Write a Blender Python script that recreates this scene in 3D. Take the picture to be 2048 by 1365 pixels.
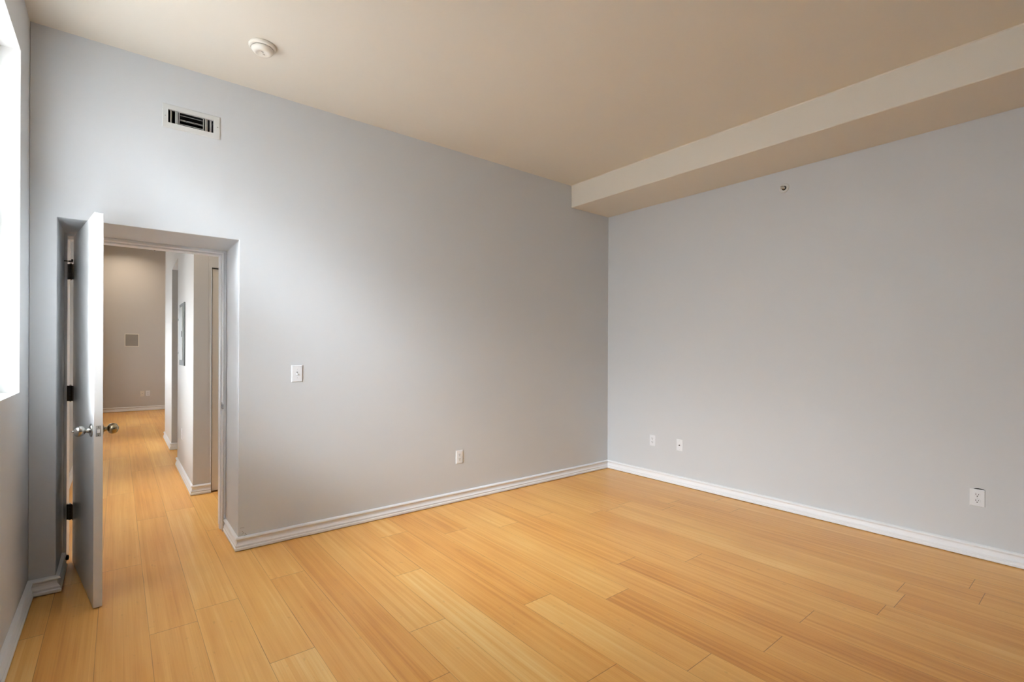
import bpy, bmesh, math, random
from mathutils import Matrix, Vector

for o in list(bpy.data.objects):
    bpy.data.objects.remove(o, do_unlink=True)
S = bpy.context.scene
C = S.collection

# ------------------------------------------------------------------ camera
EYE = 1.34
FPX, YAW, HORIZON, ROLL = 978.566, 51.1449, 700.765, -0.2303
cd = bpy.data.cameras.new('camera')
cd.sensor_width = 36.0
cd.lens = FPX / 2048 * 36.0
cd.shift_y = (HORIZON - 682.5) / 2048
cd.clip_start = 0.02
cam = bpy.data.objects.new('camera', cd)
C.objects.link(cam)
a, ro = math.radians(YAW), math.radians(ROLL)
F = Vector((math.cos(a), math.sin(a), 0))
R = Vector((math.sin(a), -math.cos(a), 0))
U = Vector((0, 0, 1))
R2 = R * math.cos(ro) - U * math.sin(ro)
U2 = R * math.sin(ro) + U * math.cos(ro)
m = Matrix.Identity(4)
for i in range(3):
    m[i][0], m[i][1], m[i][2] = R2[i], U2[i], -F[i]
m[2][3] = EYE
cam.matrix_world = m
S.camera = cam

# ------------------------------------------------------------------ view / world / light
S.view_settings.view_transform = 'Standard'
S.view_settings.look = 'None'
S.view_settings.gamma = 1.0
S.view_settings.use_curve_mapping = False
S.view_settings.exposure = 0.12

SKY = 160.0
W = bpy.data.worlds.new('overcast_sky')
S.world = W
W.use_nodes = True
nt = W.node_tree
nt.nodes.clear()
out = nt.nodes.new('ShaderNodeOutputWorld')
bg = nt.nodes.new('ShaderNodeBackground')
tc = nt.nodes.new('ShaderNodeTexCoord')
sp = nt.nodes.new('ShaderNodeSeparateXYZ')
rp = nt.nodes.new('ShaderNodeValToRGB')
# overcast sky: dim ground and skyline, brightest well above the roofs opposite
rp.color_ramp.elements[0].position = 0.46
rp.color_ramp.elements[0].color = (0.065, 0.065, 0.065, 1)
rp.color_ramp.elements[1].position = 0.70
rp.color_ramp.elements[1].color = (0.85, 0.93, 1.0, 1)
for p_, v_ in ((0.50, 0.19), (0.62, 0.30), (0.67, 0.95)):
    e = rp.color_ramp.elements.new(p_)
    e.color = (0.85 * v_, 0.93 * v_, 1.0 * v_, 1)
mr = nt.nodes.new('ShaderNodeMapRange')
mr.inputs[1].default_value = -1
mr.inputs[2].default_value = 1
nt.links.new(tc.outputs['Generated'], sp.inputs[0])
nt.links.new(sp.outputs[2], mr.inputs[0])
nt.links.new(mr.outputs[0], rp.inputs[0])
nt.links.new(rp.outputs[0], bg.inputs[0])
nt.links.new(bg.outputs[0], out.inputs[0])
bg.inputs[1].default_value = SKY

# ------------------------------------------------------------------ dimensions (metres)
XL = -0.372          # inner face of the exterior (window) wall
XR = 4.3585          # right wall
YB = 3.664           # back wall
YF = -2.6            # wall behind the camera
YH = 4.325           # hall side of the back wall
YFAR = 13.25
HC = 3.092           # ceiling
HS = 2.858           # underside of the ceiling beam
XS = 3.752           # room side of the ceiling beam
HH = 3.62            # hall ceiling
WT = 0.15            # exterior wall thickness
OX0, OX1, OZ = -0.262, 0.624, 2.062      # door recess
YD = 4.13            # front of the door frame
PX, PY0, PY1 = 0.537, 5.31, 6.80         # first hall wall pier
QX, QY0, QY1 = 0.555, 7.86, 9.03         # second hall wall pier
WIN = [(2.25, 3.36, 1.125, 2.79), (-0.3, 0.8, 1.125, 2.79)]  # second entry is an unseen window added to lighten floor and recess
HWIN = [(4.9, 6.15, 0.7, 1.95), (7.7, 9.0, 0.7, 1.95), (10.4, 12.0, 0.7, 1.9)]

def portal(x, y0, y1, z0, z1):
    L = bpy.data.lights.new('daylight_portal', 'AREA')
    L.shape = 'RECTANGLE'
    L.size = y1 - y0
    L.size_y = z1 - z0
    L.cycles.is_portal = True
    o = bpy.data.objects.new('daylight_portal', L)
    C.objects.link(o)
    o.location = (x, (y0 + y1) / 2, (z0 + z1) / 2)
    o.rotation_euler = (math.pi / 2, 0, -math.pi / 2)
for w in WIN + HWIN:
    portal(XL - WT - 0.02, *w)

def downlight(loc, power, col, size=0.12, spread=140):
    L = bpy.data.lights.new('ceiling_downlight', 'AREA')
    L.shape = 'DISK'
    L.size = size
    L.energy = power
    L.color = col
    L.spread = math.radians(spread)
    o = bpy.data.objects.new('ceiling_downlight', L)
    C.objects.link(o)
    o.location = loc
downlight((0.12, 12.55, HH - 0.03), 10, (1.0, 0.83, 0.64))
downlight((0.15, 8.3, HH - 0.03), 3, (1.0, 0.83, 0.64))
downlight((0.25, 4.85, HH - 0.03), 9, (1.0, 0.83, 0.64))
downlight((2.2, 11.0, HH - 0.03), 5, (1.0, 0.83, 0.64))

# ------------------------------------------------------------------ materials
def new_mat(name):
    mt = bpy.data.materials.new(name)
    mt.use_nodes = True
    return mt, mt.node_tree, mt.node_tree.nodes['Principled BSDF']

def srgb(r, g, b):
    f = lambda c: (c / 255 / 12.92) if c / 255 <= 0.04045 else ((c / 255 + 0.055) / 1.055) ** 2.4
    return (f(r), f(g), f(b), 1)

def simple(name, col, rough=0.5, metal=0.0, bump=0.0, bscale=200, var=0.0):
    mt, n, b = new_mat(name)
    b.inputs['Base Color'].default_value = col
    b.inputs['Roughness'].default_value = rough
    b.inputs['Metallic'].default_value = metal
    tcn = n.nodes.new('ShaderNodeTexCoord')
    if var:
        no = n.nodes.new('ShaderNodeTexNoise')
        no.inputs['Scale'].default_value = 3.0
        no.inputs['Detail'].default_value = 4
        mx = n.nodes.new('ShaderNodeMix')
        mx.data_type = 'RGBA'
        mx.inputs[6].default_value = tuple(c * (1 - var) for c in col[:3]) + (1,)
        mx.inputs[7].default_value = tuple(min(1, c * (1 + var)) for c in col[:3]) + (1,)
        n.links.new(tcn.outputs['Object'], no.inputs['Vector'])
        n.links.new(no.outputs[0], mx.inputs[0])
        n.links.new(mx.outputs[2], b.inputs['Base Color'])
    if bump:
        no = n.nodes.new('ShaderNodeTexNoise')
        no.inputs['Scale'].default_value = bscale
        no.inputs['Detail'].default_value = 3
        bp = n.nodes.new('ShaderNodeBump')
        bp.inputs['Strength'].default_value = bump
        bp.inputs['Distance'].default_value = 0.001
        n.links.new(tcn.outputs['Object'], no.inputs['Vector'])
        n.links.new(no.outputs[0], bp.inputs['Height'])
        n.links.new(bp.outputs[0], b.inputs['Normal'])
    return mt

M = {}
M['wall'] = simple('grey_wall_paint', srgb(213, 216, 219), 0.55, bump=0.12, bscale=120, var=0.006)
M['reveal'] = simple('window_reveal_white_paint', srgb(236, 236, 234), 0.5)
M['hallwall'] = simple('hall_wall_paint', srgb(206, 203, 199), 0.55, bump=0.12, bscale=120, var=0.006)
M['ceil'] = simple('cream_ceiling_paint', srgb(230, 224, 212), 0.7, bump=0.1, bscale=90, var=0.006)
M['trim'] = simple('white_trim_paint', srgb(245, 247, 250), 0.32)
M['door'] = simple('white_door_paint', srgb(228, 228, 227), 0.3, bump=0.08, bscale=30)
M['plastic'] = simple('white_plastic', srgb(240, 242, 245), 0.35)
M['cream_plastic'] = simple('aged_white_plastic', srgb(232, 227, 216), 0.4)
M['slot'] = simple('slot_black', srgb(20, 18, 16), 0.6)
M['duct'] = simple('duct_dark', srgb(9, 9, 9), 0.8)
M['ventwhite'] = simple('vent_white_enamel', srgb(212, 213, 211), 0.4)
M['nickel'] = simple('satin_nickel', srgb(190, 188, 184), 0.22, 1.0, bump=0.05, bscale=60)
M['bronze'] = simple('aged_brass_nickel', srgb(160, 146, 120), 0.25, 1.0)
M['hinge'] = simple('dark_hinge_steel', srgb(78, 76, 72), 0.35, 0.9)
M['rubber'] = simple('black_rubber', srgb(18, 18, 18), 0.6)
M['chrome'] = simple('chrome', srgb(215, 213, 208), 0.12, 1.0)
M['grey_metal'] = simple('grey_painted_steel', srgb(165, 166, 164), 0.45, 0.3)
M['dgrey'] = simple('dark_grey_steel', srgb(95, 97, 94), 0.5, 0.2)
M['mesh'] = simple('grille_mesh', srgb(150, 146, 138), 0.7, bump=0.6, bscale=500)
M['putty'] = simple('door_cream_paint', srgb(222, 214, 200), 0.45)
M['crack'] = simple('paint_chip_grey', srgb(120, 116, 110), 0.8)
M['scuff'] = simple('paint_scuff', srgb(150, 149, 146), 0.6)

def tile_mat():
    mt, n, b = new_mat('grey_floor_tile')
    br = n.nodes.new('ShaderNodeTexBrick')
    br.inputs['Color1'].default_value = srgb(150, 145, 130)
    br.inputs['Color2'].default_value = srgb(140, 136, 122)
    br.inputs['Mortar'].default_value = srgb(95, 92, 84)
    br.inputs['Scale'].default_value = 1.0
    br.offset = 0
    br.inputs['Brick Width'].default_value = 0.3
    br.inputs['Row Height'].default_value = 0.3
    br.inputs['Mortar Size'].default_value = 0.004
    tcn = n.nodes.new('ShaderNodeTexCoord')
    n.links.new(tcn.outputs['Object'], br.inputs['Vector'])
    n.links.new(br.outputs[0], b.inputs['Base Color'])
    b.inputs['Roughness'].default_value = 0.4
    return mt
M['tile'] = tile_mat()

def glass_mat():
    mt, n, b = new_mat('window_glass')
    n.nodes.remove(b)
    o = n.nodes['Material Output']
    tr = n.nodes.new('ShaderNodeBsdfTransparent')
    gl = n.nodes.new('ShaderNodeBsdfGlossy')
    gl.inputs['Roughness'].default_value = 0.02
    mx = n.nodes.new('ShaderNodeMixShader')
    fr = n.nodes.new('ShaderNodeFresnel')
    n.links.new(fr.outputs[0], mx.inputs[0])
    n.links.new(tr.outputs[0], mx.inputs[1])
    n.links.new(gl.outputs[0], mx.inputs[2])
    n.links.new(mx.outputs[0], o.inputs[0])
    return mt
M['glass'] = glass_mat()

def added_shade_mat(name, cloth, openness):
    mt, n, b = new_mat(name)
    n.nodes.remove(b)
    o = n.nodes['Material Output']
    tr = n.nodes.new('ShaderNodeBsdfTransparent')
    tl = n.nodes.new('ShaderNodeBsdfTranslucent')
    df = n.nodes.new('ShaderNodeBsdfDiffuse')
    tl.inputs[0].default_value = (cloth, cloth, cloth, 1)
    df.inputs[0].default_value = (0.75, 0.75, 0.74, 1)
    m1 = n.nodes.new('ShaderNodeMixShader')
    m1.inputs[0].default_value = 0.15
    m2 = n.nodes.new('ShaderNodeMixShader')
    m2.inputs[0].default_value = openness
    n.links.new(tl.outputs[0], m1.inputs[1])
    n.links.new(df.outputs[0], m1.inputs[2])
    n.links.new(m1.outputs[0], m2.inputs[1])
    n.links.new(tr.outputs[0], m2.inputs[2])
    n.links.new(m2.outputs[0], o.inputs[0])
    return mt
M['sheer'] = added_shade_mat('sheer_window_shade', 0.98, 0.255)  # unseen shade added so the window light spreads wide
M['dense'] = added_shade_mat('dense_window_shade', 0.50, 0.0)  # added to keep direct sky out of the unseen second window
M['hallshade'] = added_shade_mat('hall_window_shade', 0.68, 0.03)  # unseen shades added to dim daylight in the hall

PW = 0.1915
def floor_mat():
    mt, n, b = new_mat('bamboo_planks')
    N, Lk = n.nodes, n.links
    def math_(op, x, y=None, z=None, clamp=False):
        k = N.new('ShaderNodeMath')
        k.operation = op
        k.use_clamp = clamp
        for i, v in enumerate((x, y, z)):
            if v is None:
                continue
            if isinstance(v, (int, float)):
                k.inputs[i].default_value = v
            else:
                Lk.new(v, k.inputs[i])
        return k.outputs[0]
    uv = N.new('ShaderNodeUVMap')
    uv.uv_map = 'plank'
    s = N.new('ShaderNodeSeparateXYZ')
    Lk.new(uv.outputs[0], s.inputs[0])
    u, v = s.outputs[0], s.outputs[1]
    tone = N.new('ShaderNodeAttribute'); tone.attribute_name = 'tone'
    seed = N.new('ShaderNodeAttribute'); seed.attribute_name = 'seed'
    ln = N.new('ShaderNodeAttribute'); ln.attribute_name = 'length'
    wd = N.new('ShaderNodeAttribute'); wd.attribute_name = 'width'
    T, SD, LN, WD = tone.outputs['Fac'], seed.outputs['Fac'], ln.outputs['Fac'], wd.outputs['Fac']
    # laminated strips, about 19 mm wide
    strip = math_('FLOOR', math_('DIVIDE', u, PW / 10))
    cmb = N.new('ShaderNodeCombineXYZ')
    Lk.new(strip, cmb.inputs[0]); Lk.new(math_('MULTIPLY', SD, 91.7), cmb.inputs[1])
    wn = N.new('ShaderNodeTexWhiteNoise'); wn.noise_dimensions = '2D'
    Lk.new(cmb.outputs[0], wn.inputs['Vector'])
    stripv = wn.outputs['Value']
    # fine grain, long streaks
    def noise(su, sv, det, off):
        c = N.new('ShaderNodeCombineXYZ')
        Lk.new(math_('MULTIPLY', u, su), c.inputs[0])
        Lk.new(math_('MULTIPLY', v, sv), c.inputs[1])
        Lk.new(math_('ADD', math_('MULTIPLY', SD, 57.3), off), c.inputs[2])
        t = N.new('ShaderNodeTexNoise')
        t.inputs['Scale'].default_value = 1.0
        t.inputs['Detail'].default_value = det
        Lk.new(c.outputs[0], t.inputs['Vector'])
        return t.outputs[0]
    g1 = noise(150, 2.2, 4, 0.0)
    g2 = noise(38, 0.9, 3, 3.1)
    g3 = noise(5, 1.6, 2, 7.7)
    knots = noise(46, 22, 1, 11.3)
    kn = N.new('ShaderNodeMapRange'); kn.inputs[1].default_value = 0.70; kn.inputs[2].default_value = 0.80
    Lk.new(knots, kn.inputs[0])
    # value: base multiplier
    val = math_('ADD', T, math_('MULTIPLY', math_('SUBTRACT', stripv, 0.5), 0.16))
    val = math_('ADD', val, math_('MULTIPLY', math_('SUBTRACT', g1, 0.5), 0.32))
    val = math_('ADD', val, math_('MULTIPLY', math_('SUBTRACT', g2, 0.5), 0.50))
    val = math_('ADD', val, math_('MULTIPLY', math_('SUBTRACT', g3, 0.5), 0.5), clamp=True)
    rp_ = N.new('ShaderNodeValToRGB')
    cr = rp_.color_ramp
    cr.elements[0].position = 0.0; cr.elements[0].color = FLOOR_COLS[0]
    cr.elements[1].position = 1.0; cr.elements[1].color = FLOOR_COLS[3]
    e = cr.elements.new(0.35); e.color = FLOOR_COLS[1]
    e = cr.elements.new(0.65); e.color = FLOOR_COLS[2]
    Lk.new(val, rp_.inputs[0])
    # joints
    def edge(d, lo, hi):
        k = N.new('ShaderNodeMapRange'); k.inputs[1].default_value = lo; k.inputs[2].default_value = hi
        k.inputs[3].default_value = 1; k.inputs[4].default_value = 0
        Lk.new(d, k.inputs[0]); return k.outputs[0]
    du = math_('MINIMUM', u, math_('SUBTRACT', WD, u))
    dv = math_('MINIMUM', v, math_('SUBTRACT', LN, v))
    c = N.new('ShaderNodeCombineXYZ')
    Lk.new(math_('MULTIPLY', v, 1.7), c.inputs[0]); Lk.new(math_('MULTIPLY', SD, 33.0), c.inputs[1])
    jn = N.new('ShaderNodeTexNoise'); jn.inputs['Scale'].default_value = 1.0
    Lk.new(c.outputs[0], jn.inputs['Vector'])
    js = N.new('ShaderNodeMapRange'); js.inputs[1].default_value = 0.35; js.inputs[2].default_value = 0.65
    js.inputs[3].default_value = 0.12; js.inputs[4].default_value = 0.8
    Lk.new(jn.outputs[0], js.inputs[0])
    eu = math_('MULTIPLY', edge(du, 0.0006, 0.0018), js.outputs[0])
    ev = math_('MULTIPLY', edge(dv, 0.0006, 0.0022), 0.75)
    strip_edge = math_('FRACT', math_('DIVIDE', u, PW / 10))
    se = math_('MULTIPLY', edge(strip_edge, 0.0, 0.07), math_('MULTIPLY', stripv, 0.22))
    j = math_('MAXIMUM', math_('MAXIMUM', eu, ev), se)
    j = math_('MAXIMUM', j, math_('MULTIPLY', kn.outputs[0], 0.16))
    mx = N.new('ShaderNodeMix'); mx.data_type = 'RGBA'
    mx.inputs[7].default_value = srgb(120, 70, 26)
    Lk.new(j, mx.inputs[0]); Lk.new(rp_.outputs[0], mx.inputs[6])
    Lk.new(mx.outputs[2], b.inputs['Base Color'])
    rr = N.new('ShaderNodeMapRange'); rr.inputs[3].default_value = 0.26; rr.inputs[4].default_value = 0.40
    Lk.new(g3, rr.inputs[0]); Lk.new(rr.outputs[0], b.inputs['Roughness'])
    b.inputs['Specular IOR Level'].default_value = 0.38
    bp = N.new('ShaderNodeBump'); bp.inputs['Strength'].default_value = 0.35; bp.inputs['Distance'].default_value = 0.001
    bp.invert = True
    Lk.new(math_('MAXIMUM', eu, ev), bp.inputs['Height'])
    Lk.new(bp.outputs[0], b.inputs['Normal'])
    return mt
FLOOR_COLS = [srgb(188, 118, 48), srgb(222, 158, 80), srgb(235, 180, 102), srgb(248, 212, 142)]
M['floor'] = floor_mat()

# ------------------------------------------------------------------ helpers
def link(name, bm, mat, parent=None, smooth=False, bevel=0.0, loc=None, segs=2, angle=0.6):
    bmesh.ops.remove_doubles(bm, verts=bm.verts, dist=1e-6)
    bmesh.ops.recalc_face_normals(bm, faces=bm.faces)
    me = bpy.data.meshes.new(name)
    bm.to_mesh(me)
    bm.free()
    for mm in (mat if isinstance(mat, (list, tuple)) else [mat]):
        me.materials.append(mm)
    o = bpy.data.objects.new(name, me)
    C.objects.link(o)
    if smooth:
        for p in me.polygons:
            p.use_smooth = True
    if bevel:
        bv = o.modifiers.new('bevel', 'BEVEL')
        bv.width = bevel
        bv.segments = segs
        bv.limit_method = 'ANGLE'
        bv.angle_limit = angle
    if parent:
        o.parent = parent
    if loc:
        o.location = loc
    return o

def box(bm, x0, x1, y0, y1, z0, z1, mi=0):
    vs = [bm.verts.new(p) for p in ((x0, y0, z0), (x1, y0, z0), (x1, y1, z0), (x0, y1, z0),
                                    (x0, y0, z1), (x1, y0, z1), (x1, y1, z1), (x0, y1, z1))]
    fs = []
    for q in ((0, 3, 2, 1), (4, 5, 6, 7), (0, 1, 5, 4), (1, 2, 6, 5), (2, 3, 7, 6), (3, 0, 4, 7)):
        f = bm.faces.new([vs[i] for i in q])
        f.material_index = mi
        fs.append(f)
    return vs

def lathe(bm, prof, axis='z', segs=32, center=(0, 0, 0), flip=1):
    """prof: list of (radius, height) revolved about an axis through center."""
    cx, cy, cz = center
    rings = []
    for r, h in prof:
        h *= flip
        ring = []
        if r < 1e-6:
            p = {'z': (cx, cy, cz + h), 'y': (cx, cy + h, cz), 'x': (cx + h, cy, cz)}[axis]
            ring = [bm.verts.new(p)]
        else:
            for i in range(segs):
                t = 2 * math.pi * i / segs
                c_, s_ = r * math.cos(t), r * math.sin(t)
                p = {'z': (cx + c_, cy + s_, cz + h), 'y': (cx + c_, cy + h, cz + s_), 'x': (cx + h, cy + c_, cz + s_)}[axis]
                ring.append(bm.verts.new(p))
        rings.append(ring)
    for A, B in zip(rings[:-1], rings[1:]):
        n = max(len(A), len(B))
        for i in range(n):
            j = (i + 1) % n
            if len(A) == 1 and len(B) == 1:
                continue
            if len(A) == 1:
                bm.faces.new((A[0], B[i], B[j]))
            elif len(B) == 1:
                bm.faces.new((A[i], A[j], B[0]))
            else:
                bm.faces.new((A[i], A[j], B[j], B[i]))
    for ring in (rings[0], rings[-1]):
        if len(ring) > 2:
            bm.faces.new(ring)

def struct(o, label, cat=None):
    o['kind'] = 'structure'
    o['label'] = label
    if cat:
        o['category'] = cat
    return o

def thing(name, label, cat, loc, group=None, rotz=0.0):
    o = bpy.data.objects.new(name, None)
    C.objects.link(o)
    o.empty_display_size = 0.05
    o.location = loc
    o.rotation_euler = (0, 0, rotz)
    o['label'] = label
    o['category'] = cat
    if group:
        o['group'] = group
    return o

def holed(bm, axis, a0, a1, z0, z1, d0, d1, holes, mi_reveal=0):
    """wall slab with rectangular through holes. axis 'x': runs along x, depth in y (d0..d1); axis 'y': runs along y."""
    us = sorted({a0, a1} | {h[0] for h in holes} | {h[1] for h in holes})
    zs = sorted({z0, z1} | {h[2] for h in holes} | {h[3] for h in holes})
    us = [u for u in us if a0 <= u <= a1]
    zs = [z for z in zs if z0 <= z <= z1]
    def solid(i, j):
        if i < 0 or j < 0 or i >= len(us) - 1 or j >= len(zs) - 1:
            return False
        uc, zc = (us[i] + us[i + 1]) / 2, (zs[j] + zs[j + 1]) / 2
        return not any(h[0] < uc < h[1] and h[2] < zc < h[3] for h in holes)
    cache = {}
    def V(u, d, z):
        k = (round(u, 5), round(d, 5), round(z, 5))
        if k not in cache:
            cache[k] = bm.verts.new((u, d, z) if axis == 'x' else (d, u, z))
        return cache[k]
    def Q(pts, inner=False):
        f = bm.faces.new([V(*p) for p in pts])
        f.material_index = mi_reveal if inner else 0
    for i in range(len(us) - 1):
        for j in range(len(zs) - 1):
            if not solid(i, j):
                continue
            u0, u1, q0, q1 = us[i], us[i + 1], zs[j], zs[j + 1]
            for d in (d0, d1):
                Q([(u0, d, q0), (u1, d, q0), (u1, d, q1), (u0, d, q1)])
            for di, dj, pts in ((-1, 0, [(u0, d0, q0), (u0, d1, q0), (u0, d1, q1), (u0, d0, q1)]),
                                (1, 0, [(u1, d0, q0), (u1, d1, q0), (u1, d1, q1), (u1, d0, q1)]),
                                (0, -1, [(u0, d0, q0), (u1, d0, q0), (u1, d1, q0), (u0, d1, q0)]),
                                (0, 1, [(u0, d0, q1), (u1, d0, q1), (u1, d1, q1), (u0, d1, q1)])):
                if not solid(i + di, j + dj):
                    outer = (i + di < 0 or j + dj < 0 or i + di >= len(us) - 1 or j + dj >= len(zs) - 1)
                    Q(pts, inner=not outer)

# ------------------------------------------------------------------ walls
T_DEPTH = YH - YB
VENT = (0.231, 0.480, 2.724, 2.815)
bm = bmesh.new()
holed(bm, 'x', XL, XR + 0.2, 0, HH + 0.1, YB, YH, [(OX0, OX1, 0, OZ), VENT])
struct(link('wall_back', bm, M['wall'], bevel=0.004, angle=1.2), 'light grey wall with the deep door recess and the air vent', 'wall')
bm = bmesh.new()
holed(bm, 'y', YF, YFAR + 0.2, -0.05, HH + 0.1, XL - WT, XL, WIN + HWIN, mi_reveal=1)
struct(link('wall_left', bm, [M['wall'], M['reveal']], bevel=0.002, angle=1.2), 'wall at the left edge with white window opening', 'wall')
bm = bmesh.new()
box(bm, XR, XR + 0.2, YF, YB, 0, HH)
struct(link('wall_right', bm, M['wall']), 'plain light grey wall below the ceiling beam', 'wall')
bm = bmesh.new()
box(bm, XL - WT, XR + 0.2, YF - 0.2, YF, 0, HH)
struct(link('wall_front', bm, M['wall']), 'grey wall behind the camera', 'wall')

# hairline cracks and chipped paint at the foot of the wall corner
def on_back_wall(x, y):
    X, Y = (x - 1024) / FPX, (HORIZON - y) / FPX
    c_, s_ = math.cos(ro), math.sin(ro)
    X, Y = X * c_ + Y * s_, -X * s_ + Y * c_
    d = F + R * X + U * Y
    t_ = YB / d.y
    return d.x * t_, EYE + d.z * t_
bm = bmesh.new()
for line in (((480, 1057.3), (484, 1056.4), (488.5, 1056.2)), ((484, 1063), (487.5, 1066.5), (483, 1070)), ((489.5, 1067), (493, 1069.5), (487, 1073)), ((498, 1071), (504, 1070))):
    P_ = [on_back_wall(*q) for q in line]
    for (xa, za), (xb, zb) in zip(P_[:-1], P_[1:]):
        d_ = Vector((xb - xa, zb - za)).normalized() * 0.0008
        lo = [bm.verts.new(q) for q in ((xa - d_.y, YB - 0.0006, za + d_.x), (xb - d_.y, YB - 0.0006, zb + d_.x), (xb + d_.y, YB - 0.0006, zb - d_.x), (xa + d_.y, YB - 0.0006, za - d_.x))]
        bm.faces.new(lo)
link('paint_cracks', bm, M['crack'], parent=bpy.data.objects['wall_back'])

# ceiling of the room, with its boxed beam
bm = bmesh.new()
box(bm, XL, XR, YF, YB, HC, HC + 0.1)
ceil = struct(link('ceiling', bm, M['ceil']), 'cream painted ceiling', 'ceiling')
bm = bmesh.new()
box(bm, XS, XR, YF, YB, HS, HC)
beam = link('ceiling_beam', bm, M['ceil'], parent=ceil, bevel=0.006)
beam['label'] = 'boxed-in cream beam dropped below the ceiling'
# caulk bead along the top of the beam
bm = bmesh.new()
for z, x, r in ((HC, XS, 0.007),):
    vs = []
    for y in (YF, YB):
        vs.append([bm.verts.new(p) for p in ((x - r, y, z), (x, y, z), (x, y, z - r))])
    bm.faces.new((vs[0][0], vs[0][2], vs[1][2], vs[1][0]))
    bm.faces.new((vs[0][0], vs[1][0], vs[1][1], vs[0][1]))
    bm.faces.new((vs[0][1], vs[1][1], vs[1][2], vs[0][2]))
    bm.faces.new(vs[0]); bm.faces.new(vs[1])
link('caulk_bead', bm, M['ceil'], parent=ceil)

# hall shell
bm = bmesh.new()
box(bm, XL - WT, 5.2, YH, YFAR + 0.2, HH, HH + 0.1)
struct(link('ceiling', bm, M['ceil']), 'ceiling of the hall beyond the door', 'ceiling')
bm = bmesh.new()
box(bm, XL, 5.2, YFAR, YFAR + 0.2, 0, HH)
struct(link('wall_hall_far', bm, M['hallwall']), 'taupe-lit far wall seen through the doorway', 'wall')
bm = bmesh.new()
box(bm, 5.0, 5.2, YB, YFAR, 0, HH)
struct(link('wall_hall_end', bm, M['hallwall']), 'end wall of the far room', 'wall')
bm = bmesh.new()
holed(bm, 'y', PY0, QY1, 0, HH, PX, PX + 0.12, [(PY1, QY0, 0, 2.385)])
for v in bm.verts:          # the second stretch of wall stands a little further back
    if v.co.y > QY0 - 0.01:
        v.co.x += QX - PX
struct(link('wall_hall_right', bm, M['hallwall'], bevel=0.003, angle=1.2), 'hall wall with square-headed opening, bright from the side', 'wall')
bm = bmesh.new()
holed(bm, 'x', PX + 0.12, 5.0, 0, HH, PY0, PY0 + 0.12, [(0.678, 1.50, 0, 2.10)])
struct(link('wall_hall_cross', bm, M['hallwall']), 'beige-lit cross wall holding the hall closet door', 'wall')
bm = bmesh.new()
box(bm, QX + 0.12, 5.0, QY0, QY0 + 0.12, 0, HH)
box(bm, PX + 0.12, 5.0, PY1 - 0.12, PY1, 0, HH)
struct(link('wall_hall_inner', bm, M['hallwall']), 'walls of the side room behind the hall opening', 'wall')

# ------------------------------------------------------------------ floors
def build_floor():
    rnd = random.Random(5)
    joints = {-1: 3.81, 0: 2.84, 2: 4.21, 3: 3.089, 4: 1.742, 5: 2.106, 6: 2.68, 7: 1.345, 8: 1.959, 10: 1.73,
              11: 0.99, 12: 1.968, 13: 0.986, 14: 1.725, 15: 0.77, 17: 0.776, 19: 0.53}
    seams = {-3: -0.456, -2: -0.264, -1: -0.073, 0: 0.119, 1: 0.31, 2: 0.508, 3: 0.694, 4: 0.884, 5: 1.079, 6: 1.276, 7: 1.452,
             8: 1.666, 9: 1.857, 10: 2.05, 11: 2.243, 12: 2.434, 13: 2.622, 14: 2.805, 15: 3.008, 16: 3.168, 17: 3.387,
             18: 3.56, 19: 3.755, 20: 3.942, 21: 4.135, 22: 4.33}
    for k in range(23, 30):
        seams[k] = seams[k - 1] + PW
    tones = {(10, 0): 0.30, (6, 0): 0.74, (11, 0): 0.42, (11, -1): 0.56, (12, 0): 0.32, (13, 0): 0.36, (13, -1): 0.60,
             (14, 0): 0.46, (5, 0): 0.66, (4, 0): 0.52, (3, 0): 0.50, (7, 0): 0.46, (8, 0): 0.56, (9, 0): 0.60,
             (0, 0): 0.46, (0, 1): 0.50, (-1, 0): 0.46, (1, 0): 0.52, (2, 0): 0.56, (15, 0): 0.52, (16, 0): 0.40,
             (17, 0): 0.42, (12, 1): 0.42, (10, 1): 0.58, (9, 1): 0.5, (11, 1): 0.46}
    bm = bmesh.new()
    uvl = bm.loops.layers.uv.new('plank')
    lt = bm.faces.layers.float.new('tone')
    ls = bm.faces.layers.float.new('seed')
    ll = bm.faces.layers.float.new('length')
    lw = bm.faces.layers.float.new('width')
    L = 1.945
    y0g, y1g = YF, YFAR
    for k in range(-3, 27):
        x0, x1 = seams[k], seams[k + 1]
        jy = joints.get(k, rnd.uniform(0, L))
        # index 0 is the plank whose far end is the measured joint
        n0 = int(math.floor((y0g - jy) / L)) - 1
        for i in range(n0, n0 + 12):
            ya, yb = jy + i * L, jy + (i + 1) * L
            if yb <= y0g or ya >= y1g:
                continue
            yc0, yc1 = max(ya, y0g), min(yb, y1g)
            vs = [bm.verts.new(p) for p in ((x0, yc0, 0), (x1, yc0, 0), (x1, yc1, 0), (x0, yc1, 0))]
            f = bm.faces.new(vs)
            f[lt] = tones.get((k, i + 1), rnd.uniform(0.38, 0.60))
            f[ls] = rnd.random()
            f[ll] = L
            f[lw] = x1 - x0
            for lp in f.loops:
                lp[uvl].uv = (lp.vert.co.x - x0, lp.vert.co.y - ya)
    me = bpy.data.meshes.new('floor')
    bm.to_mesh(me)
    bm.free()
    me.materials.append(M['floor'])
    o = bpy.data.objects.new('floor', me)
    C.objects.link(o)
    return struct(o, 'honey coloured bamboo plank floor', 'floor')
build_floor()
bm = bmesh.new()
box(bm, QX + 0.10, 5.0, PY1, QY0, 0.0005, 0.006)
struct(link('floor', bm, M['tile']), 'grey tile floor of the side room off the hall', 'floor')

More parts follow.
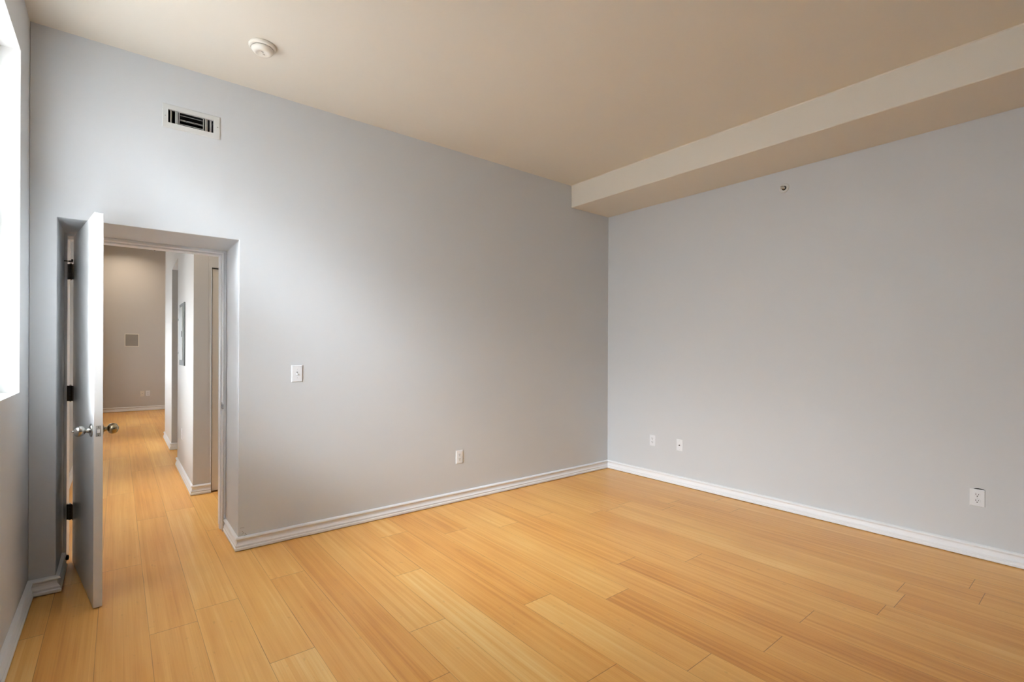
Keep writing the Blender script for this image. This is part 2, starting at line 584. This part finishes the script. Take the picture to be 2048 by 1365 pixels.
# ------------------------------------------------------------------ baseboards
PROF = [(0, 0.005), (0.019, 0.005), (0.0205, 0.012), (0.0200, 0.021), (0.0150, 0.026), (0.0160, 0.030), (0.0165, 0.037),
        (0.0110, 0.044), (0.0070, 0.052), (0.0050, 0.062), (0.0055, 0.069), (0.0100, 0.0735), (0.0165, 0.077),
        (0.0175, 0.082), (0.0130, 0.089), (0.0050, 0.092), (0, 0.093)]
def baseboards(path, names, prof=PROF, labels=None):
    P = [Vector(p) for p in path]
    n = len(P) - 1
    dirs = [(P[i + 1] - P[i]).normalized() for i in range(n)]
    nor = [Vector((d.y, -d.x)) for d in dirs]
    mit = []
    for i in range(n + 1):
        if i == 0:
            mit.append(nor[0])
        elif i == n:
            mit.append(nor[-1])
        else:
            s_ = nor[i - 1] + nor[i]
            mit.append(s_ / (1 + nor[i - 1].dot(nor[i])))
    for i in range(n):
        bm = bmesh.new()
        rows = []
        for p, mv in ((P[i], mit[i]), (P[i + 1], mit[i + 1])):
            rows.append([bm.verts.new((p.x + mv.x * d, p.y + mv.y * d, z)) for d, z in prof])
        for q in range(len(prof) - 1):
            bm.faces.new((rows[0][q], rows[1][q], rows[1][q + 1], rows[0][q + 1]))
        bm.faces.new(rows[0])
        bm.faces.new(rows[1])
        bm.faces.new((rows[0][0], rows[0][-1], rows[1][-1], rows[1][0]))
        o = link(names[i], bm, M['trim'])
        struct(o, labels[i] if labels else 'white moulded baseboard', 'baseboard')
baseboards([(OX1, YD - 0.003), (OX1, YB), (XR, YB), (XR, YF)], ['baseboard_recess', 'baseboard_back', 'baseboard_right'],
           labels=['short baseboard wrapping into the right side of the door recess', 'white moulded baseboard under the light switch wall',
                   'long white baseboard along the right wall'])
prof_left = [(d * 1.25, z) for d, z in PROF]
baseboards([(XL, YF), (XL, YB), (OX0, YB), (OX0, YD - 0.09)], ['baseboard_left', 'baseboard_back', 'baseboard_recess'], prof=prof_left,
           labels=['baseboard under the window at the left edge', 'stub of baseboard left of the open door', 'baseboard on the left side of the door recess'])
baseboards([(PX, PY1), (PX, PY0), (0.676, PY0)], ['baseboard_hall', 'baseboard_hall'],
           labels=['baseboard along the nearer bright hall wall', 'short baseboard beside the hall closet door'])
baseboards([(QX, QY1), (QX, QY0), (4.9, QY0)], ['baseboard_hall', 'baseboard_hall'],
           labels=['baseboard along the farther hall wall', 'baseboard facing the hall opening'])
baseboards([(XL, YFAR), (5.0, YFAR)], ['baseboard_hall'], labels=['baseboard across the far hall wall'])
baseboards([(XL, YH), (XL, YFAR)], ['baseboard_hall'], labels=['baseboard under the hall windows'])

# ------------------------------------------------------------------ windows
def window(idx, y0, y1, z0, z1, label, shade):
    w = bpy.data.objects.new('window_%d' % idx, None)
    C.objects.link(w)
    xo = XL - WT
    w.location = (xo + 0.030, (y0 + y1) / 2, z0)
    struct(w, label, 'window')
    hw, hh = (y1 - y0) / 2, z1 - z0
    bm = bmesh.new()
    f = 0.035
    box(bm, -0.025, 0.025, -hw, hw, 0, f)
    box(bm, -0.025, 0.025, -hw, hw, hh - f, hh)
    box(bm, -0.025, 0.025, -hw, -hw + f, f, hh - f)
    box(bm, -0.025, 0.025, hw - f, hw, f, hh - f)
    box(bm, -0.02, 0.03, -hw + f, hw - f, hh / 2 - 0.022, hh / 2 + 0.022)
    link('window_frame', bm, M['trim'], parent=w)
    bm = bmesh.new()
    box(bm, -0.003, 0.003, -hw + f, hw - f, f, hh / 2 - 0.022)
    box(bm, -0.003, 0.003, -hw + f, hw - f, hh / 2 + 0.022, hh - f)
    link('window_pane', bm, M['glass'], parent=w)
    bm = bmesh.new()
    g = 0.003
    A = [bm.verts.new((0.036, y, z)) for y, z in ((-hw + g, g), (hw - g, g), (hw - g, hh - g), (-hw + g, hh - g))]
    bm.faces.new(A)
    link('window_shade', bm, shade, parent=w)  # added out of view to soften and dim the daylight
for i, q in enumerate(WIN):
    window(i + 1, *q, ['tall window in white plastered opening at the left edge', 'second window in the left wall beside the camera'][i], M[['sheer', 'dense'][i]])
for i, q in enumerate(HWIN):
    window(i + 3, *q, ['hall window just past the door', 'hall window facing the farther stretch of wall', 'window of the far room'][i], M['hallshade'])

# ------------------------------------------------------------------ door frame
bm = bmesh.new()
JL, JR = -0.246, 0.601
zt = 2.044
box(bm, OX0 + 0.0005, JL, YD, YH + 0.004, 0, OZ - 0.0005)
box(bm, JR, OX1 - 0.0005, YD, YH + 0.004, 0, OZ - 0.0005)
box(bm, JL, JR, YD, YH + 0.004, zt, OZ - 0.0005)
frame = link('trim_1', bm, M['trim'], bevel=0.003)
struct(frame, 'white door frame set at the back of the recess', 'door frame')
bm = bmesh.new()
box(bm, JR - 0.010, JR + 0.001, YD + 0.052, YD + 0.10, 0, zt)
box(bm, JL + 0.001, JR - 0.010, YD + 0.052, YD + 0.10, zt - 0.010, zt + 0.001)
link('door_stop_moulding', bm, M['trim'], parent=frame, bevel=0.002)
# rounded bead on the front edge of the frame
bm = bmesh.new()
lathe(bm, [(0.0055, 0.0), (0.0055, zt)], 'z', 12, (JR + 0.004, YD, 0))
link('frame_bead', bm, M['trim'], parent=frame, smooth=True)
bm = bmesh.new()
box(bm, JR - 0.0016, JR + 0.0002, YD + 0.004, YD + 0.040, 0.885, 0.945)
box(bm, JR - 0.003, JR + 0.004, YD - 0.007, YD + 0.004, 0.897, 0.933)
sk = link('strike_plate', bm, M['nickel'], parent=frame, bevel=0.0008)
sk['label'] = 'nickel strike plate'
bm = bmesh.new()
box(bm, JR - 0.0021, JR - 0.0014, YD + 0.012, YD + 0.032, 0.898, 0.932)
link('latch_hole', bm, M['slot'], parent=sk)

# ------------------------------------------------------------------ room door (hangs open on the left jamb)
PIV = Vector((-0.231, YD - 0.008, 0))
door = bpy.data.objects.new('door_1', None)
C.objects.link(door)
door.location = PIV
door.rotation_euler = (0, 0, math.radians(-81.45))
struct(door, 'white flush door standing open, seen edge-on with round knobs', 'door')
FO = 0.0115
DW, DT, DZ0, DZ1 = 0.838, 0.037, 0.006, 2.039
bm = bmesh.new()
box(bm, 0.009, DW, FO, FO + DT, DZ0, DZ1)
leaf = link('door_leaf', bm, M['door'], parent=door, bevel=0.0015)

def knob(side, mat):
    """side -1: on the face turned to the window wall, +1: on the other face"""
    yb = FO if side < 0 else FO + DT
    base = (DW - 0.062, yb, 0.914)
    bm = bmesh.new()
    lathe(bm, [(0.0, -0.001), (0.034, -0.001), (0.035, 0.002), (0.033, 0.006), (0.026, 0.009), (0.018, 0.011), (0.0, 0.011)], 'y', 36, base, side)
    rs = link('rosette', bm, mat, smooth=True)
    bm = bmesh.new()
    lathe(bm, [(0.0, 0.010), (0.0165, 0.010), (0.0135, 0.014), (0.0115, 0.019), (0.0112, 0.025), (0.0155, 0.0275), (0.0225, 0.0325),
               (0.0268, 0.040), (0.0282, 0.049), (0.0268, 0.058), (0.0222, 0.0655), (0.0135, 0.0705), (0.0, 0.072)], 'y', 40, base, side)
    kb = link('door_knob', bm, mat, smooth=True, parent=door)
    rs.parent = kb
    if side < 0:
        bm = bmesh.new()
        lathe(bm, [(0.0, 0.070), (0.006, 0.070), (0.006, 0.075), (0.004, 0.079), (0.0, 0.079)], 'y', 20, base, side)
        link('lock_button', bm, mat, smooth=True).parent = kb
    else:
        bm = bmesh.new()
        lathe(bm, [(0.0, 0.0705), (0.008, 0.0705), (0.008, 0.0732), (0.0, 0.0732)], 'y', 24, base, side)
        link('key_cylinder', bm, M['hinge'], smooth=False).parent = kb
    kb['label'] = 'bright nickel knob facing the window' if side < 0 else 'bronzed knob facing the doorway'
knob(-1, M['nickel'])
knob(1, M['bronze'])
bm = bmesh.new()
box(bm, DW - 0.0012, DW + 0.0012, FO + 0.008, FO + DT - 0.008, 0.886, 0.942)
lp = link('latch_plate', bm, M['grey_metal'], parent=door, bevel=0.0005)
lp['label'] = 'grey latch plate on the door edge'
bm = bmesh.new()
vs = box(bm, DW, DW + 0.011, FO + 0.012, FO + DT - 0.012, 0.905, 0.925)
for v in vs:
    if v.co.x > DW + 0.005 and v.co.y > FO + DT / 2:
        v.co.x -= 0.008
link('latch_bolt', bm, M['chrome'], parent=lp, bevel=0.001)
bm = bmesh.new()
for z in (0.893, 0.935):
    lathe(bm, [(0.0, 0.0), (0.0028, 0.0), (0.0020, 0.0016), (0.0, 0.0018)], 'x', 14, (DW + 0.0010, FO + DT / 2, z))
link('screw', bm, M['hinge'], parent=lp)

for hz in (0.315, 1.058, 1.820):
    bm = bmesh.new()
    for k in range(5):
        z0 = hz - 0.048 + k * 0.0194
        lathe(bm, [(0.0, z0), (0.0072, z0), (0.0072, z0 + 0.0185), (0.0, z0 + 0.0185)], 'z', 18, (0, 0, 0))
    hb = link('hinge', bm, M['hinge'], parent=door)
    bm = bmesh.new()
    lathe(bm, [(0.0, hz - 0.054), (0.004, hz - 0.053), (0.006, hz - 0.048), (0.0035, hz - 0.046), (0.0035, hz + 0.048), (0.0062, hz + 0.049),
               (0.0062, hz + 0.053), (0.003, hz + 0.056), (0.0, hz + 0.056)], 'z', 18, (0, 0, 0))
    link('hinge_pin', bm, M['chrome'], parent=hb, smooth=True)
    bm = bmesh.new()
    box(bm, 0.002, 0.034, FO - 0.0022, FO + 0.0006, hz - 0.048, hz + 0.048)
    box(bm, 0.002, 0.0045, 0.002, FO, hz - 0.048, hz + 0.048)
    link('hinge_leaf', bm, M['hinge'], parent=hb)
    # leaf on the jamb (built in world space, then carried by the door pivot in its open state)
    bm = bmesh.new()
    box(bm, JL - 0.0006, JL + 0.0020, YD - 0.002, YD + 0.032, hz - 0.048, hz + 0.048)
    box(bm, JL - 0.0006, PIV.x, YD - 0.0035, YD - 0.001, hz - 0.048, hz + 0.048)
    Mi = (Matrix.Translation(PIV) @ Matrix.Rotation(math.radians(-81.45), 4, 'Z')).inverted()
    bm.transform(Mi)
    link('hinge_leaf', bm, M['hinge'], parent=hb)

# hinge-pin door stop on the top hinge
bm = bmesh.new()
zz = 1.885
def rod(bm, p, q, r, segs=14):
    p, q = Vector(p), Vector(q)
    d = q - p
    mt4 = Matrix.Translation((p + q) / 2) @ d.to_track_quat('Z', 'Y').to_matrix().to_4x4()
    bmesh.ops.create_cone(bm, cap_ends=True, segments=segs, radius1=r, radius2=r, depth=d.length, matrix=mt4)
stop = thing('hinge_pin_stop', 'black and steel door bumper clipped on the top hinge pin of the open door', 'door stop', (PIV.x, PIV.y, zz))
bm = bmesh.new()
lathe(bm, [(0.004, -0.005), (0.011, -0.005), (0.011, 0.004), (0.004, 0.004)], 'z', 20)
link('collar', bm, M['hinge'], parent=stop)
bm = bmesh.new()
rod(bm, (-0.008, -0.003, 0), (-0.038, -0.014, -0.001), 0.0028)
link('arm', bm, M['hinge'], parent=stop)
bm = bmesh.new()
rod(bm, (0.002, -0.008, 0.003), (0.010, -0.036, 0.004), 0.0028)
link('arm', bm, M['hinge'], parent=stop)
bm = bmesh.new()
rod(bm, (-0.035, -0.011, -0.001), (-0.0385, -0.023, -0.004), 0.0062)
link('rubber_tip', bm, M['rubber'], parent=stop)
bm = bmesh.new()
rod(bm, (0.004, -0.034, 0.004), (0.0125, -0.0335, 0.004), 0.0062)
link('rubber_tip', bm, M['rubber'], parent=stop)

# baseboard door stop in the recess
bs = thing('baseboard_door_stop', 'small black-tipped door stop on the baseboard left of the open door', 'door stop', (OX0 + 0.010, YD - 0.115, 0.066))
bm = bmesh.new()
lathe(bm, [(0.0, 0.0), (0.013, 0.0), (0.013, 0.004), (0.006, 0.007), (0.0, 0.007)], 'x', 20)
link('base', bm, M['nickel'], parent=bs, smooth=False)
bm = bmesh.new()
lathe(bm, [(0.0, 0.005), (0.0045, 0.005), (0.0045, 0.011), (0.0, 0.011)], 'x', 14)
link('rod', bm, M['nickel'], parent=bs)
bm = bmesh.new()
lathe(bm, [(0.0, 0.008), (0.014, 0.009), (0.0155, 0.015), (0.014, 0.023), (0.0, 0.025)], 'x', 20)
link('rubber_tip', bm, M['rubber'], parent=bs, smooth=True)

# hall closet door, closed
d2 = bpy.data.objects.new('door_2', None)
C.objects.link(d2)
d2.location = (0.686, PY0 + 0.012, 0.012)
struct(d2, 'closed pale flush door at the right side of the hall', 'door')
bm = bmesh.new()
box(bm, 0, 0.806, 0, 0.035, 0, 2.078)
link('door_leaf', bm, M['putty'], parent=d2, bevel=0.002)
bm = bmesh.new()
lathe(bm, [(0, 0), (0.03, 0), (0.03, -0.006), (0.011, -0.01), (0.011, -0.03), (0.022, -0.036), (0.027, -0.05), (0.02, -0.065), (0, -0.07)], 'y', 24, (0.74, 0, 0.91))
link('door_knob', bm, M['nickel'], parent=d2, smooth=True)
bm = bmesh.new()
box(bm, 0.6745, 0.680, PY0 - 0.004, PY0 + 0.10, 0, 2.10)
struct(link('trim_2', bm, M['trim'], bevel=0.001), 'thin white edge of the hall closet door opening', 'trim')

# ------------------------------------------------------------------ wall plates
def to_wall(o, wall, pos, z):
    """local frame: x across, z up, -y towards the room"""
    if wall == 'back':
        o.location = (pos, YB, z)
    elif wall == 'right':
        o.location = (XR, pos, z)
        o.rotation_euler = (0, 0, -math.pi / 2)
    elif wall == 'far':
        o.location = (pos, YFAR, z)
    elif wall == 'pier':
        o.location = (PX, pos, z)
        o.rotation_euler = (0, 0, -math.pi / 2)

def plate(parent, w=0.071, h=0.116, t=0.0055, holes=(), mat='plastic'):
    bm = bmesh.new()
    a_, b_ = w / 2, h / 2
    ins = 0.004
    r0 = [bm.verts.new(p) for p in ((-a_, 0, -b_), (a_, 0, -b_), (a_, 0, b_), (-a_, 0, b_))]
    r1 = [bm.verts.new(p) for p in ((-a_, -t * 0.45, -b_), (a_, -t * 0.45, -b_), (a_, -t * 0.45, b_), (-a_, -t * 0.45, b_))]
    r2 = [bm.verts.new(p) for p in ((-a_ + ins, -t, -b_ + ins), (a_ - ins, -t, -b_ + ins), (a_ - ins, -t, b_ - ins), (-a_ + ins, -t, b_ - ins))]
    for A, B in ((r0, r1), (r1, r2)):
        for i in range(4):
            j = (i + 1) % 4
            bm.faces.new((A[i], A[j], B[j], B[i]))
    bm.faces.new(r2)
    bm.faces.new(r0)
    return link('plate', bm, M[mat], parent=parent, bevel=0.0008)

def screw(parent, x, z, y=-0.0055, mat='plastic'):
    bm = bmesh.new()
    lathe(bm, [(0, 0.0), (0.0033, 0.0), (0.003, 0.0009), (0, 0.0014)], 'y', 16, (x, y, z), -1)
    s_ = link('screw', bm, M[mat], parent=parent, smooth=False)
    bm = bmesh.new()
    box(bm, x - 0.0026, x + 0.0026, y - 0.0016, y - 0.0012, z - 0.0005, z + 0.0005)
    link('screw_slot', bm, M['slot'], parent=s_)

def outlet(name, label, wall, pos, z, group=None, tilt=0.0, w=0.071, h=0.116):
    t = thing(name, label, 'outlet', (0, 0, 0), group)
    to_wall(t, wall, pos, z)
    if tilt:
        t.rotation_euler = (0, tilt, t.rotation_euler[2])
    plate(t, w, h)
    for zc in (0.0195, -0.0195):
        bm = bmesh.new()
        # receptacle face: circle flattened top and bottom
        ring = []
        for i in range(36):
            an = 2 * math.pi * i / 36
            ring.append((0.0172 * math.cos(an), max(-0.0138, min(0.0138, 0.0172 * math.sin(an)))))
        A = [bm.verts.new((x, -0.0050, zc + q)) for x, q in ring]
        B = [bm.verts.new((x, -0.0076, zc + q)) for x, q in ring]
        for i in range(36):
            bm.faces.new((A[i], A[(i + 1) % 36], B[(i + 1) % 36], B[i]))
        bm.faces.new(B)
        bm.faces.new(A)
        rc = link('receptacle', bm, M['plastic'], parent=t, bevel=0.0006)
        bm = bmesh.new()
        box(bm, -0.0079, -0.0052, -0.0079, -0.0070, zc - 0.0015, zc + 0.0085)
        box(bm, 0.0052, 0.0077, -0.0079, -0.0070, zc - 0.0005, zc + 0.0075)
        lathe(bm, [(0, 0.0), (0.0031, 0.0), (0.0031, 0.0009), (0, 0.0009)], 'y', 16, (0, -0.0070, zc - 0.0080), -1)
        link('slots', bm, M['slot'], parent=rc)
    screw(t, 0, 0)
    return t

outlet('wall_outlet', 'white duplex outlet low on the back wall, right of the light switch', 'back', 2.357, 0.393)
outlet('wall_outlet', 'white duplex outlet nearest the corner on the right wall', 'right', 3.058, 0.403)
o3 = outlet('wall_outlet', 'slightly crooked outlet at far right with a black gap above its plate', 'right', 0.577, 0.391, tilt=math.radians(0.6), w=0.075, h=0.112)
# gap left by the oversized cut-out behind the crooked plate
bm = bmesh.new()
top, bot = [], []
for i in range(17):
    u = i / 16
    x = -0.020 + 0.057 * u
    top.append(bm.verts.new((x, -0.0008, 0.0555 + 0.0072 * math.sin(math.pi * u) ** 0.7)))
    bot.append(bm.verts.new((x, -0.0008, 0.0545)))
for i in range(16):
    bm.faces.new((bot[i], bot[i + 1], top[i + 1], top[i]))
r = bmesh.ops.extrude_face_region(bm, geom=list(bm.faces))
for v in r['geom']:
    if isinstance(v, bmesh.types.BMVert):
        v.co.y = 0.0002
gp = link('cutout_gap', bm, M['slot'], parent=o3)
gp['label'] = 'black gap of the cut-out above the plate'

# coax plate
t = thing('coax_wall_plate', 'white cable jack plate with one centre hole on the right wall', 'wall plate', (0, 0, 0))
to_wall(t, 'right', 2.742, 0.400)
plate(t)
screw(t, 0, 0.042); screw(t, 0, -0.042)
bm = bmesh.new()
lathe(bm, [(0.0020, 0.0), (0.0055, 0.0), (0.0055, 0.004), (0.0046, 0.0045), (0.0046, 0.009), (0.0020, 0.009), (0.0020, 0.0)], 'y', 18, (0, -0.0052, 0), -1)
cj = link('cable_jack', bm, M['hinge'], parent=t)
bm = bmesh.new()
lathe(bm, [(0, 0.0085), (0.0024, 0.0085), (0.0024, 0.0088), (0, 0.0088)], 'y', 12, (0, -0.0052, 0), -1)
link('jack_hole', bm, M['slot'], parent=cj)

# light switch
t = thing('light_switch', 'white toggle light switch on the back wall right of the doorway', 'light switch', (0, 0, 0))
to_wall(t, 'back', 0.991, 1.168)
plate(t, 0.075, 0.119, 0.006)
screw(t, 0.0, 0.030, -0.006); screw(t, 0.0, -0.030, -0.006)
bm = bmesh.new()
box(bm, -0.0052, 0.0052, -0.0066, -0.0055, -0.012, 0.012)
sl = link('toggle_slot', bm, M['plastic'], parent=t)
bm = bmesh.new()
box(bm, -0.004, 0.004, -0.0069, -0.0063, 0.0065, 0.0115)
link('slot_shadow_gap', bm, M['slot'], parent=sl)
bm = bmesh.new()
vs = box(bm, -0.0038, 0.0038, -0.0165, -0.0055, -0.0085, 0.0035)
for v in vs:
    if v.co.y < -0.01:
        v.co.z = v.co.z * 0.75 - 0.006
        v.co.x *= 0.85
link('toggle', bm, M['plastic'], parent=t, bevel=0.001)

# ------------------------------------------------------------------ air vent
t = thing('air_vent', 'white air register high on the back wall above the open door', 'air vent', (0, 0, 0))
vx0, vx1, vz0, vz1 = 0.206, 0.513, 2.696, 2.842
t.location = ((vx0 + vx1) / 2, YB, (vz0 + vz1) / 2)
ox, oz = -(vx0 + vx1) / 2, -(vz0 + vz1) / 2
bm = bmesh.new()
hx0, hx1, hz0, hz1 = 0.2355, 0.4755, 2.729, 2.811
outer = [(vx0, vz0), (vx1, vz0), (vx1, vz1), (vx0, vz1)]
mid = [(vx0 + 0.004, vz0 + 0.004), (vx1 - 0.004, vz0 + 0.004), (vx1 - 0.004, vz1 - 0.004), (vx0 + 0.004, vz1 - 0.004)]
inner = [(hx0, hz0), (hx1, hz0), (hx1, hz1), (hx0, hz1)]
rows = []
for ring, y in ((outer, 0.0), (outer, -0.002), (mid, -0.0065), (inner, -0.0065), (inner, 0.012), (inner, 0.0)):
    rows.append([bm.verts.new((x + ox, y, z + oz)) for x, z in ring])
for A, B in zip(rows[:4], rows[1:5]):
    for i in range(4):
        j = (i + 1) % 4
        bm.faces.new((A[i], A[j], B[j], B[i]))
link('frame', bm, M['ventwhite'], parent=t)
bm = bmesh.new()       # lined duct behind
x0, x1, z0, z1 = VENT[0] + 0.001 + ox, VENT[1] - 0.001 + ox, VENT[2] + 0.001 + oz, VENT[3] - 0.001 + oz
A = [bm.verts.new(p) for p in ((x0, 0.002, z0), (x1, 0.002, z0), (x1, 0.002, z1), (x0, 0.002, z1))]
B = [bm.verts.new(p) for p in ((x0, 0.40, z0), (x1, 0.40, z0), (x1, 0.40, z1), (x0, 0.40, z1))]
for i in range(4):
    j = (i + 1) % 4
    bm.faces.new((A[i], A[j], B[j], B[i]))
bm.faces.new(B)
link('duct', bm, M['duct'], parent=t)
def vblade(xc, ang, w, dep=0.004):
    bm = bmesh.new()
    box(bm, -w / 2, w / 2, -0.0006, 0.0006, hz0 + oz, hz1 + oz)
    bm.transform(Matrix.Translation((xc + ox, dep, 0)) @ Matrix.Rotation(math.radians(ang), 4, 'Z'))
    link('blade', bm, M['ventwhite'], parent=t)
for xc, ang, w in ((0.2515, 62, 0.016), (0.279, 40, 0.020), (0.2925, 75, 0.012),
                   (0.4215, 68, 0.018), (0.437, 40, 0.019), (0.4605, 52, 0.016)):
    vblade(xc, ang, w)
def hblade(zc, ang, w):
    bm = bmesh.new()
    box(bm, 0.2975 + ox, 0.4185 + ox, -w / 2, w / 2, -0.0006, 0.0006)
    bm.transform(Matrix.Translation((0, 0.012, zc + oz)) @ Matrix.Rotation(math.radians(ang), 4, 'X'))
    link('blade', bm, M['ventwhite'], parent=t)
for zc, ang, w in ((2.7955, 21, 0.012), (2.7690, 17, 0.010), (2.7635, 21, 0.012), (2.7410, 4, 0.013)):
    hblade(zc, ang, w)
for x, z in ((0.221, 2.767), (0.498, 2.772)):
    bm = bmesh.new()
    lathe(bm, [(0, 0), (0.0032, 0), (0.0026, 0.0012), (0, 0.0015)], 'y', 14, (x + ox, -0.0065, z + oz), -1)
    link('screw', bm, M['scuff'], parent=t)

# ------------------------------------------------------------------ smoke detector
t = thing('smoke_detector', 'round white smoke detector on the ceiling above the vent', 'smoke detector', (0.645, 3.105, HC))
t.rotation_euler = (0, 0, math.radians(20))
bm = bmesh.new()
lathe(bm, [(0, 0.0), (0.070, 0.0), (0.0725, 0.004), (0.0725, 0.010), (0.070, 0.016), (0.064, 0.019), (0.0, 0.019)], 'z', 64, (0, 0, 0), -1)
link('base', bm, M['cream_plastic'], parent=t, smooth=False, bevel=0.001)
bm = bmesh.new()
lathe(bm, [(0, 0.018), (0.0575, 0.018), (0.0575, 0.0215), (0.0, 0.0215)], 'z', 64, (0, 0, 0), -1)
link('smoke_slot', bm, M['hinge'], parent=t)
bm = bmesh.new()
lathe(bm, [(0, 0.021), (0.058, 0.021), (0.0585, 0.026), (0.056, 0.033), (0.049, 0.042), (0.042, 0.046), (0.034, 0.0475), (0.031, 0.0460), (0.0, 0.0455)], 'z', 64, (0, 0, 0), -1)
dm = link('cover', bm, M['cream_plastic'], parent=t, smooth=True)
for k in range(3):
    bm = bmesh.new()
    an = k * 2.094 + 0.4
    box(bm, 0.054, 0.0605, -0.006, 0.006, -0.0225, -0.0175)
    bm.transform(Matrix.Rotation(an, 4, 'Z'))
    link('cover_tab', bm, M['cream_plastic'], parent=dm)
bm = bmesh.new()
lathe(bm, [(0, 0.045), (0.0095, 0.045), (0.0095, 0.048), (0.0085, 0.049), (0, 0.049)], 'z', 28, (0.008, 0.008, 0), -1)
link('test_button', bm, M['cream_plastic'], parent=t)
bm = bmesh.new()
box(bm, -0.016, -0.003, -0.016, -0.0095, -0.0463, -0.0448)
lb = link('sensor_slot', bm, M['scuff'], parent=t)
lb['label'] = 'small grey slot on the cover'

# ------------------------------------------------------------------ sprinklers
def sprinkler(label, wall, pos, z, s=1.0):
    t = thing('fire_sprinkler', label, 'fire sprinkler', (0, 0, 0))
    to_wall(t, wall, pos, z)
    bm = bmesh.new()
    lathe(bm, [(0.018, 0.0), (0.040, 0.0), (0.040, 0.0015), (0.036, 0.004), (0.028, 0.006), (0.022, 0.005), (0.018, 0.001)], 'y', 40, (0, 0, 0), -1)
    link('escutcheon', bm, M['ventwhite'], parent=t, smooth=True)
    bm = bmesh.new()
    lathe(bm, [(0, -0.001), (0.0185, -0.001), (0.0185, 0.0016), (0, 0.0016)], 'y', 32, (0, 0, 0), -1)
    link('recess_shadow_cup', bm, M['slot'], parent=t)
    bm = bmesh.new()
    lathe(bm, [(0, 0.001), (0.012, 0.001), (0.012, 0.009), (0.009, 0.012), (0.005, 0.014), (0, 0.014)], 'y', 6, (0, 0, 0), -1)
    rod(bm, (0.008, -0.010, 0), (0.003, -0.034, 0), 0.0018, 8)
    rod(bm, (-0.008, -0.010, 0), (-0.003, -0.034, 0), 0.0018, 8)
    link('sprinkler_body', bm, M['chrome'], parent=t)
    bm = bmesh.new()
    rod(bm, (0, -0.013, 0), (0, -0.034, 0), 0.0022, 10)
    link('glass_bulb', bm, M['slot'], parent=t)
    bm = bmesh.new()
    vs = box(bm, -0.013, 0.013, -0.052, -0.035, 0.006, 0.0075)
    box(bm, -0.013, 0.013, -0.0365, -0.035, -0.011, 0.007)
    link('deflector', bm, M['chrome'], parent=t, bevel=0.0005)
sprinkler('small metal sidewall sprinkler high on the right wall under the beam', 'right', 1.772, 2.712)
sprinkler('tiny sprinkler at the top of the far hall wall', 'far', 0.62, 3.50)

# ------------------------------------------------------------------ hall things
# electrical panel
t = thing('electrical_panel', 'grey flush electrical panel on the bright hall wall', 'electrical panel', (0, 0, 0))
to_wall(t, 'pier', 6.235, 1.495)
bm = bmesh.new()
box(bm, -0.24, 0.24, -0.012, 0, -0.33, 0.325)
link('cover_frame', bm, M['dgrey'], parent=t, bevel=0.003)
bm = bmesh.new()
box(bm, -0.20, 0.17, -0.022, -0.011, -0.275, 0.285)
pd = link('panel_door', bm, M['grey_metal'], parent=t, bevel=0.003)
bm = bmesh.new()
box(bm, 0.11, 0.15, -0.0245, -0.021, -0.03, 0.03)
link('latch', bm, M['slot'], parent=pd)
for z in (0.16, -0.20):
    bm = bmesh.new()
    rod(bm, (-0.205, -0.022, z - 0.012), (-0.205, -0.022, z + 0.012), 0.007)
    link('hinge', bm, M['grey_metal'], parent=pd)

outlet('wall_outlet', 'white outlet near the floor on the bright hall wall below the grey panel', 'pier', 6.27, 0.43)

# speaker grille
t = thing('wall_speaker', 'square grey in-wall speaker with white rim on the far hall wall', 'speaker', (0, 0, 0))
to_wall(t, 'far', 0.233, 1.520)
bm = bmesh.new()
w2, h2, f_ = 0.122, 0.137, 0.014
box(bm, -w2, w2, -0.010, 0, -h2, -h2 + f_)
box(bm, -w2, w2, -0.010, 0, h2 - f_, h2)
box(bm, -w2, -w2 + f_, -0.010, 0, -h2 + f_, h2 - f_)
box(bm, w2 - f_, w2, -0.010, 0, -h2 + f_, h2 - f_)
link('rim', bm, M['cream_plastic'], parent=t)
bm = bmesh.new()
box(bm, -w2 + f_, w2 - f_, -0.006, 0, -h2 + f_, h2 - f_)
link('speaker_mesh', bm, M['mesh'], parent=t)

# two plates side by side on the far wall
t = thing('wall_plate', 'left of two small pale plates low on the far hall wall', 'wall plate', (0, 0, 0))
to_wall(t, 'far', 0.416, 0.365)
plate(t, 0.074, 0.118, mat='cream_plastic')
bm = bmesh.new()
lathe(bm, [(0, 0), (0.008, 0), (0.007, 0.006), (0, 0.006)], 'y', 16, (0, -0.005, 0), -1)
link('cable_jack', bm, M['grey_metal'], parent=t)
outlet('wall_outlet', 'right of two small pale plates low on the far hall wall, an outlet', 'far', 0.512, 0.368, w=0.074, h=0.118)
